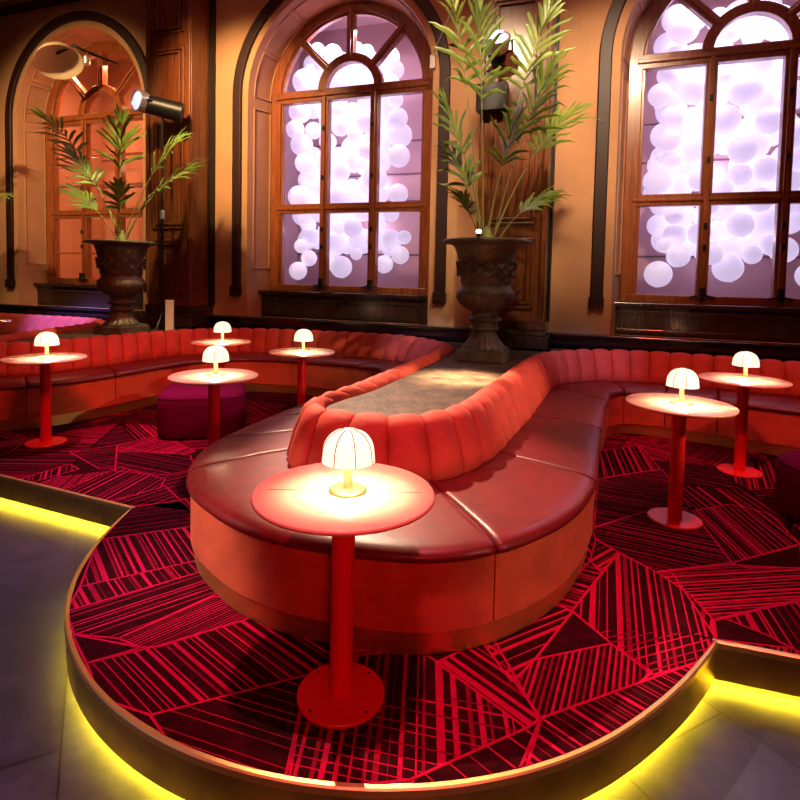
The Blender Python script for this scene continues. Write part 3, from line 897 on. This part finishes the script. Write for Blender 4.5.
def make_lamp():
    o = thing('table_lamp', '', 'lamp')
    b = MB(); b.lathe([(.066, 0), (.066, .006), (.060, .010), (.02, .012)], n=48); b.build('base', M['gold'], o, angle=30)
    b = MB(); b.lathe([(.018, .011), (.016, .02), (.016, .045), (.0145, .05), (.0145, .145)], n=24); b.build('stem', M['stemgold'], o, angle=30)
    prof = []
    for k in range(13):
        a = math.radians(90 * k / 12); prof.append((.0915 * math.cos(a) ** .8 if k < 12 else .001, (.130 + .088 * math.sin(a))))
    prof = [(.094, .107), (.0935, .116)] + prof
    vs = [(r, z) for r, z in prof]
    b = MB(); n = 48
    rows = [[Vector((r * (1 - .012 * abs(math.cos(4 * 2 * math.pi * k / n)) ** 12) * math.cos(2 * math.pi * k / n), r * math.sin(2 * math.pi * k / n), z)) for k in range(n)] for r, z in vs]
    inner = [[Vector((max(r - .004, .0005) * math.cos(2 * math.pi * k / n), max(r - .004, .0005) * math.sin(2 * math.pi * k / n), z - (.004 if z > .14 else 0))) for k in range(n)] for r, z in reversed(vs)]
    b.grid(rows + inner, closed=True, caps=False)
    b.add(rows[0] + inner[-1], [(k, (k + 1) % n, n + (k + 1) % n, n + k) for k in range(n)])
    sh = b.build('shade', M['shade'], o, angle=50)
    for k in range(8):
        a = 2 * math.pi * (k + .35) / 8; b = MB()
        b.tube([Vector((r * 1.004 * math.cos(a), r * 1.004 * math.sin(a), z + .0006)) for r, z in vs[:-1]], .0019, 5); b.build('rib', M['rib'], sh)
    l = bpy.data.lights.new('bulb', 'POINT'); l.energy = 18; l.color = (1, .78, .52); l.shadow_soft_size = .03
    lo = bpy.data.objects.new('bulb', l); COL.objects.link(lo); lo.location = (0, 0, .155); lo.parent = o
    return o


TAB = [((-.163, 1.926), 'red pedestal table nearest the camera, on the rounded front of the carpet', 'glowing mushroom lamp on the nearest table, its ribs plainly seen'),
       ((1.787, 3.462), 'red pedestal table right of the front banquette, the nearer of the two there', 'glowing mushroom lamp on the nearer table right of the front banquette'),
       ((2.758, 4.385), 'red pedestal table close to the right wall banquette, behind the nearer right table', 'glowing mushroom lamp on the table by the right wall banquette, farthest right'),
       ((-1.316, 4.089), 'red pedestal table in front of the square magenta pouf', 'glowing mushroom lamp on the table in front of the magenta pouf'),
       ((-.896, 5.45), 'red pedestal table between the magenta pouf and the stone counter, under the middle window', 'glowing mushroom lamp on the table right of the magenta pouf, before the middle window'),
       ((-1.886, 6.099), 'red pedestal table deep in the left curve, directly behind the table at the magenta pouf', 'small glowing mushroom lamp deep in the left curve, seen just above another lamp'),
       ((-2.971, 4.756), 'red pedestal table at the far left, below the left urn', 'glowing mushroom lamp on the table farthest left'),
       ((-5.78, 7.9), 'table cut off by the left edge, behind the left banquette before the lilac-lit back', 'lamp of the table cut off at the left edge')]
proto_t, proto_l = make_table(), make_lamp()
for k, ((x, y), lt, ll) in enumerate(TAB):
    t = proto_t if k == 0 else copy_tree(proto_t)
    l = proto_l if k == 0 else copy_tree(proto_l)
    t.location = (x, y, CZ + .0025 if k == 0 else CZ + .0005); tag(t, lt, 'table', 'red pedestal tables')
    t.rotation_euler.z = 0.02 * k
    l.location = (x + .012, y + .004, t.location.z + .7403); tag(l, ll, 'lamp', 'mushroom table lamps'); l.rotation_euler.z = .06 + .21 * k

# ------------------------------------------------------------------ poufs


def pouf(loc, w, h, sq, rz, label):
    n = 64; rows = []
    for z, k in ((.0, .955), (.03, .985), (h * .3, 1.0), (h * .7, 1.0), (h - .06, .99), (h - .03, .965), (h - .01, .91), (h, .80), (h + .008, .5), (h + .01, .02)):
        row = []
        for i in range(n):
            a = 2 * math.pi * i / n; c, s = math.cos(a), math.sin(a)
            rr = (abs(c) ** sq + abs(s) ** sq) ** (-1 / sq) * w * k
            row.append(Vector((rr * c, rr * s, z)))
        rows.append(row)
    b = MB(); b.grid(rows, closed=True); o = thing('pouf', label, 'pouf', loc, rz, 'magenta poufs')
    b.build('upholstered_body', M['pouf'], o, angle=70)
    p = MB(); r_ = []
    for i in range(n + 1):
        a = 2 * math.pi * i / n; c, s = math.cos(a), math.sin(a); rr = (abs(c) ** sq + abs(s) ** sq) ** (-1 / sq) * w * .972
        r_.append((rr * c, rr * s, h - .033))
    p.tube(r_, .005, 6); p.build('piping', M['pouf'], o)


pouf((-1.80, 5.30, CZ + .002), .385, .40, 5, .22, 'rounded square magenta velvet pouf behind the table at left centre')
pouf((2.95, 3.42, CZ + .003), .42, .37, 3, .1, 'dark magenta pouf cut off by the right edge')

# ------------------------------------------------------------------ urns and palms


def make_urn(label, loc, rz):
    o = thing('garden_urn', label, 'urn', loc, rz, 'bronze urns on the counters')
    b = MB(); b.box((0, 0, .05), (.46, .46, .10)); b.box((0, 0, .108), (.42, .42, .02)); b.build('plinth', M['urn'], o, smooth=False, bevel=.008)
    flute = lambda a, r, z: 1 + .045 * math.cos(20 * a) * (1 if .12 < z < .26 else 0)
    b = MB(); b.lathe([(.205, .115), (.21, .125), (.185, .15), (.15, .19), (.125, .235), (.112, .275), (.118, .285), (.14, .30), (.14, .315), (.122, .33), (.122, .365), (.155, .38), (.163, .397), (.155, .412), (.13, .425), (.128, .455), (.14, .47)], n=80, mod=flute); b.build('foot', M['urn'], o, angle=50)
    gad = lambda a, r, z: 1 + (.04 * abs(math.cos(13 * a)) * math.sin(math.pi * min(1, max(0, (z - .48) / .2))) if .48 < z < .68 else 0)
    b = MB(); b.lathe([(.13, .465), (.15, .475), (.20, .505), (.245, .55), (.272, .60), (.277, .64), (.268, .675), (.245, .70), (.236, .72), (.236, .745), (.246, .755), (.246, .78), (.255, .86), (.268, .95), (.285, 1.03), (.308, 1.09), (.34, 1.118), (.395, 1.125), (.42, 1.132), (.425, 1.145), (.42, 1.158), (.40, 1.165), (.36, 1.163), (.31, 1.14), (.29, 1.09), (.28, 1.06), (.001, 1.055)], n=104, mod=gad); b.build('bowl', M['urn'], o, angle=50)
    b = MB(); b.lathe([(.285, 1.052), (.283, 1.085), (.15, 1.105), (.001, 1.11)], n=40); b.build('soil', M['soil'], o)
    for ph in (0, math.pi):
        b = MB(); pts = []
        for k in range(161):
            a = 2 * math.pi * k / 160; z = .885 + .065 * math.sin(6 * a + ph); r = .258 + (z - .78) * .12 + .006
            pts.append((r * math.cos(a), r * math.sin(a), z))
        b.tube(pts, .011, 6)
        for q in range(6):
            ac = 2 * math.pi * (q + .25 + ph / (2 * math.pi)) / 6; sp = []
            for k in range(26):
                th = k / 25 * 4.4 * math.pi * .5 * 2; rr = .048 * (1 - k / 27)
                z = .875 + rr * math.sin(th); r = .258 + (z - .78) * .12 + .008
                aa = ac + rr * math.cos(th) / .27; sp.append((r * math.cos(aa), r * math.sin(aa), z))
            b.tube(sp, [.010 * (1 - .5 * k / 25) for k in range(26)], 6)
        b.build('scroll_relief', M['urn'], o)
    return o


U1, U2, U3 = (.88, 5.47), (-3.46, 7.1), (-8.0, 8.73)
CT = .7005
make_urn('large bronze urn with scroll relief at the far end of the central stone counter', (*U1, CT), -AY)
make_urn('dark bronze urn at the left in front of the amber window', (*U2, CT), -AY)
make_urn('bronze urn beyond the left edge of the picture', (*U3, CT), -AY)


def frond(b0, tip, sag, rng, parent, length=.34, n=17, start=.62, spread=1.0, droop=.35):
    b0, tip = Vector(b0), Vector(tip); L = (tip - b0).length
    mid = b0.lerp(tip, .5) + Vector((0, 0, sag * L)); mid.x += (b0.x - tip.x) * .12; mid.y += (b0.y - tip.y) * .12
    pt = lambda t: b0 * (1 - t) ** 2 + mid * 2 * t * (1 - t) + tip * t * t
    tg = lambda t: ((mid - b0) * 2 * (1 - t) + (tip - mid) * 2 * t).normalized()
    n = max(8, int(n * .8)); st = MB(); st.tube([pt(k / 14) for k in range(15)], [.0095 - .007 * k / 14 for k in range(15)], 6)
    lf = MB()
    for k in range(n):
        f = k / (n - 1); t = start + (1 - start) * f
        p = pt(t); T = tg(t); side = T.cross(Vector((rng.uniform(-.3, .3), -.35, 1))).normalized(); upv = side.cross(T).normalized()
        for s in (-1, 1):
            l = length * (0.62 + .55 * math.sin(math.pi * min(1, .2 + .75 * f))) * rng.uniform(.82, 1.15)
            fwd = .70 + .7 * f
            D = (T * fwd + side * s * (.95 - .6 * f) * spread + upv * rng.uniform(.0, .35)).normalized()
            wdt = .012 + .008 * rng.uniform(.8, 1.2)
            W = D.cross(upv).normalized()
            rows = []
            for q in range(6):
                g = q / 5; c = p + D * l * g + Vector((0, 0, -droop * l * g * g * rng.uniform(.7, 1.2)))
                ww = wdt * (math.sin(math.pi * (.12 + .88 * g)) ** .7 if g < 1 else .02) 
                rows.append([c - W * ww, c + upv * ww * .35, c + W * ww])
            lf.grid(rows)
    o = st.build('frond_stem', M['stem'], parent)
    lf.build('leaflets', M['leaf'], o, angle=80, recalc=False)
    return o


def palm(label, urn, tips, seed):
    rng = random.Random(seed); bx, by = urn; z0 = CT + 1.10
    o = thing('palm', label, 'palm', (0, 0, 0), 0, 'potted palms')
    for k, (dx, dy, z, sag, ln, n) in enumerate(tips):
        a = rng.uniform(0, 6.28); r = rng.uniform(.01, .07)
        frond((bx + r * math.cos(a), by + r * math.sin(a), z0 - .04), (bx + dx, by + dy, z), sag, rng, o, ln, n)
    b = MB(); b.lathe([(.07, z0 - .06), (.06, z0 + .03), (.045, z0 + .12), (.02, z0 + .2)], (bx, by, 0), 14, mod=lambda a, r, z: 1 + .12 * math.sin(5 * a + 40 * z)); b.build('crown', M['stem'], o)
    return o


palm('tall green palm in the central bronze urn before the middle pilaster', U1,
     [(-.14, -.05, 4.02, .04, .44, 15), (-.40, .0, 4.2, .08, .36, 13), (.55, .05, 4.1, .10, .40, 15), (.50, -.2, 3.42, .10, .44, 16), (.80, .1, 3.12, .16, .40, 16),
      (.20, -.25, 2.95, .10, .40, 15), (-.44, -.1, 3.10, .12, .38, 15), (-.32, .1, 2.68, .12, .36, 14), (-.30, -.2, 2.25, .12, .28, 13), (.52, -.05, 2.28, .16, .32, 14)], 5)
palm('golden-lit palm in the left bronze urn beside the floodlight stand', U2,
     [(.05, -.1, 3.32, .03, .44, 15), (.72, -.05, 3.10, .14, .46, 16), (.80, .1, 2.80, .18, .48, 17), (.48, -.1, 2.46, .12, .34, 13), (-.58, -.1, 2.92, .14, .36, 14), (-.46, -.2, 2.45, .12, .34, 13), (-1.05, .1, 3.45, .2, .36, 13), (.12, -.3, 2.5, .08, .28, 12)], 9)
palm('palm whose leaf tips reach in at the left edge', U3, [(2.05, -.1, 2.62, .2, .32, 14), (1.6, .2, 3.6, .2, .3, 12), (-.9, 0, 3.2, .2, .3, 12), (.2, -.3, 3.5, .1, .3, 12)], 3)

# ------------------------------------------------------------------ balloons in the windows
B2L = [(-4.58,3.76,0.145),(-4.5,4.03,0.176),(-4.46,3.52,0.176),(-4.4,3.23,0.16),(-4.36,2.97,0.144),(-4.5,2.71,0.176),(-4.42,2.43,0.176),(-4.33,2.27,0.127),(-4.45,1.94,0.112),(-4.5,1.55,0.144),(-4.3,2.08,0.159),(-4.31,1.75,0.127),(-4.42,4.48,0.192),(-4.33,4.68,0.064),(-4.2,4.94,0.111),(-3.94,4.85,0.141),(-4.36,4.2,0.128),(-3.54,4.89,0.093),(-3.38,4.82,0.107),(-3.03,4.69,0.166),(-2.93,4.51,0.136),(-3.0,4.3,0.151),(-2.87,3.81,0.15),(-2.83,3.56,0.18),(-2.84,3.26,0.165),(-2.84,2.71,0.15),(-2.73,2.07,0.105),(-2.79,1.81,0.135),(-3.04,1.67,0.136),(-3.21,2.95,0.183),(-2.92,2.03,0.151),(-3.75,1.62,0.171),(-3.97,1.69,0.126),(-4.15,2.03,0.142),(-3.5,1.82,0.093),(-2.92,4.08,0.12),(-3.19,2.03,0.152)]
B3L = [(0.62,3.83,0.142),(0.87,4.6,0.166),(0.7,4.07,0.128),(0.77,3.54,0.141),(0.74,3.27,0.141),(0.79,3.04,0.115),(0.63,2.76,0.167),(0.78,4.3,0.115),(0.92,4.81,0.127),(0.74,1.96,0.09),(0.69,1.59,0.167),(0.91,1.82,0.14),(0.86,2.08,0.14),(1.11,2.76,0.126),(1.28,1.84,0.125),(1.46,1.68,0.173),(1.71,1.84,0.11),(1.89,1.96,0.121),(1.57,2.2,0.148),(1.55,3.81,0.185),(1.55,3.1,0.16),(1.67,4.15,0.159),(1.35,3.47,0.174),(1.54,2.8,0.136),(1.36,4.53,0.149),(1.59,4.53,0.123),(0.85,2.33,0.115),(1.0,3.86,0.177),(0.99,3.13,0.165),(1.21,2.45,0.125),(1.76,2.5,0.146),(1.82,3.43,0.158),(1.8,2.85,0.146)]
bb = MB()
prof = [(math.sin(math.pi * k / 16), -math.cos(math.pi * k / 16)) for k in range(17)]
prof[0] = (.03, -1.0); prof[-1] = (.002, 1.0)
bb.lathe([(.035, -1.06), (.028, -1.02)] + prof[1:], n=24)
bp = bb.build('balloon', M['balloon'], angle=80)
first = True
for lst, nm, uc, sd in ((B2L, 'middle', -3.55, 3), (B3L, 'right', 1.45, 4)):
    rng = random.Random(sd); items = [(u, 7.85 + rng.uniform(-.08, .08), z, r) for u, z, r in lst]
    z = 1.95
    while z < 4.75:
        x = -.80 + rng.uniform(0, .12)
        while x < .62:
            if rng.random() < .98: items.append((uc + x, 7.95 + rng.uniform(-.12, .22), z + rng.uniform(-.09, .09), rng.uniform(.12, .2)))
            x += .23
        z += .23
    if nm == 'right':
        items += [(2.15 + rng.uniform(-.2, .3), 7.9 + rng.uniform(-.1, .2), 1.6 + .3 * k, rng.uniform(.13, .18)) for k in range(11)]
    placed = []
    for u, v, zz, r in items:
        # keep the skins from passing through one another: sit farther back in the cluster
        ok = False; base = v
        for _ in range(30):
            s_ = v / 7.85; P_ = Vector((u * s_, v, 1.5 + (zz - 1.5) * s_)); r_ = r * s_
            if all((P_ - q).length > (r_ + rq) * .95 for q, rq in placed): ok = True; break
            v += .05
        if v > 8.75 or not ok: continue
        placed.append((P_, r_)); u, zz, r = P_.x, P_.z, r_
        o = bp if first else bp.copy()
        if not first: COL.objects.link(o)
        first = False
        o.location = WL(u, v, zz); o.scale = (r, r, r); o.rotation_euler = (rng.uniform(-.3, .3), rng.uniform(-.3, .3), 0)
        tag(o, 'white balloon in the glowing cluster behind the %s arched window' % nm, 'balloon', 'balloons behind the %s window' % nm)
    for zl in (2.2, 3.0, 3.8, 4.5):
        l = bpy.data.lights.new('balloon_glow', 'POINT'); l.energy = 9; l.color = (.86, .80, 1); l.shadow_soft_size = .15
        lo = bpy.data.objects.new('balloon_glow', l); COL.objects.link(lo); lo.location = WL(uc, 8.9, zl)

# ------------------------------------------------------------------ floodlights and small things


def floodlight(label, loc, aim, back, scale=1.0):
    o = thing('floodlight', label, 'light', loc)
    q = Vector(aim).normalized().to_track_quat('Z', 'Y')
    def rot(mb):
        mb.v = [tuple(q @ (Vector(v) * scale)) for v in mb.v]; return mb
    b = MB(); b.lathe([(.03, -.16), (.09, -.14), (.13, -.08), (.14, 0), (.145, .05), (.135, .06), (.12, .05), (.11, .02)], n=36); hd = rot(b).build('housing', M['chrome'], o, angle=50)
    b = MB(); b.lathe([(.118, .03), (.118, .045), (.06, .06), (.001, .065)], n=30); rot(b).build('lens', M['lens'], hd)
    b = MB()
    for k in range(4): b.lathe([(.10, -.13 - .03 * k), (.10, -.118 - .03 * k)], n=24)
    rot(b).build('cooling_fin', M['black'], hd)
    b = MB(); b.tube([q @ Vector((-.16, 0, 0)) * scale, q @ Vector((-.17, 0, -.12)) * scale, Vector(back) * .5, Vector(back)], .014, 8); b.tube([q @ Vector((.16, 0, 0)) * scale, q @ Vector((.17, 0, -.12)) * scale, Vector(back) * .5], .012, 8)
    b.build('bracket', M['black'], o)
    return o


p1 = WL(-1.12, 6.10, 4.02)
floodlight('chrome floodlight fixed to the middle pilaster among the palm leaves', p1, (-.15, -.8, .7), WL(-1.12, 6.40, 3.85) - p1, .95)
bx_ = MB(); c_ = WL(-1.2, 6.33, 3.5); bx_.box(c_, (.34, .14, .3), Matrix.Rotation(-AY, 3, 'Z')); tag(bx_.build('ballast_box', M['black'], smooth=False, bevel=.01), 'black control box on the middle pilaster below the chrome floodlight', 'box')
ST = Vector((-3.16, 7.62, CT))
st = thing('light_stand', 'black light stand on the counter beside the left urn', 'stand', ST)
b = MB(); b.tube([(0, 0, .02), (0, 0, 1.6)], .022, 12); b.tube([(0, 0, 1.55), (0, 0, 2.95)], .016, 12); b.build('pole', M['black'], st)
for k in range(3):
    a = 2 * math.pi * k / 3 + .5; b = MB(); b.tube([(0, 0, .25), (.19 * math.cos(a), .19 * math.sin(a), .012)], .011, 8); b.build('leg', M['black'], st)
b = MB(); b.lathe([(.03, 1.5), (.034, 1.53), (.034, 1.6), (.03, 1.62)], n=16); b.build('collar', M['chrome'], st)
fl = Vector((-3.40, 7.50, CT + 3.02))
o = floodlight('dark floodlight with a bluish lens on the stand beside the left palm', fl, (-.75, -.95, .05), ST + Vector((0, 0, 2.95)) - fl, 1.0)
b = MB(); b.tube([(.08, .05, -.02), (.5, .15, -.10)], [.12, .13], 20); b.build('body', M['black'], o, angle=40)
sb = MB(); sb.box(WL(-2.06, VW - .03, 4.18), (.07, .05, .17), Matrix.Rotation(-AY, 3, 'Z')); o = tag(sb.build('sensor_box', M['white'], smooth=False, bevel=.008), 'small white sensor box on the wall right of the middle window', 'sensor')
cbl = MB(); cbl.tube([WL(-2.06, VW - .06, 4.25), WL(-1.9, 6.6, 4.34), WL(-1.6, 6.0, 4.36)], .006, 6); cbl.build('cable', M['white'], o)
ul = thing('uplight', 'tiny bright uplight clipped to the rim of the central urn', 'light', (U1[0] - .14, U1[1] - .40, CT + 1.166))
b = MB(); b.lathe([(.012, 0), (.02, .005), (.02, .03), (.016, .035)], n=16); b.build('housing', M['black'], ul)
b = MB(); b.lathe([(.019, .033), (.024, .045), (.02, .06), (.004, .066)], n=16); b.build('lens', M['uplens'], ul)
# pale dish lamp in the left arch
dl = WL(-8.02, 6.55, 4.72); dz = thing('dish_lamp', 'pale tilted dish lamp hanging in the top of the left window arch', 'lamp', dl)
q = Vector((.40, -.35, -.85)).to_track_quat('Z', 'Y')
b = MB(); b.lathe([(.06, -.17), (.14, -.15), (.22, -.09), (.27, 0), (.275, .02), (.262, .015), (.20, -.07), (.05, -.14)], n=44); b.v = [tuple(q @ (Vector(v) * 1.25)) for v in b.v]; b.build('dish', M['dish'], dz, angle=50)
arm = [q @ Vector((0, 0, -.16)), Vector((.24, -.02, .24)), Vector((.40, .08, .18)), WL(-7.62, VG - .08, 4.9) - dl]
b = MB(); b.tube(arm, .022, 10); b.build('arm', M['black'], dz)
b = MB(); b.lathe([(.03, -.06), (.05, -.04), (.05, .06), (.04, .07)], (.42, .02, .02), 20); b.tube([(.42, .02, .08), (.40, .08, .18)], .01, 6); b.build('side_spot', M['chrome'], dz)
# white candle-like panel on the counter by the left urn
wb = MB(); wb.box((-2.98, 7.42, CT + .21), (.10, .05, .42)); tag(wb.build('white_panel', M['white'], smooth=False, bevel=.006), 'small upright white panel on the counter right of the left urn', 'panel')
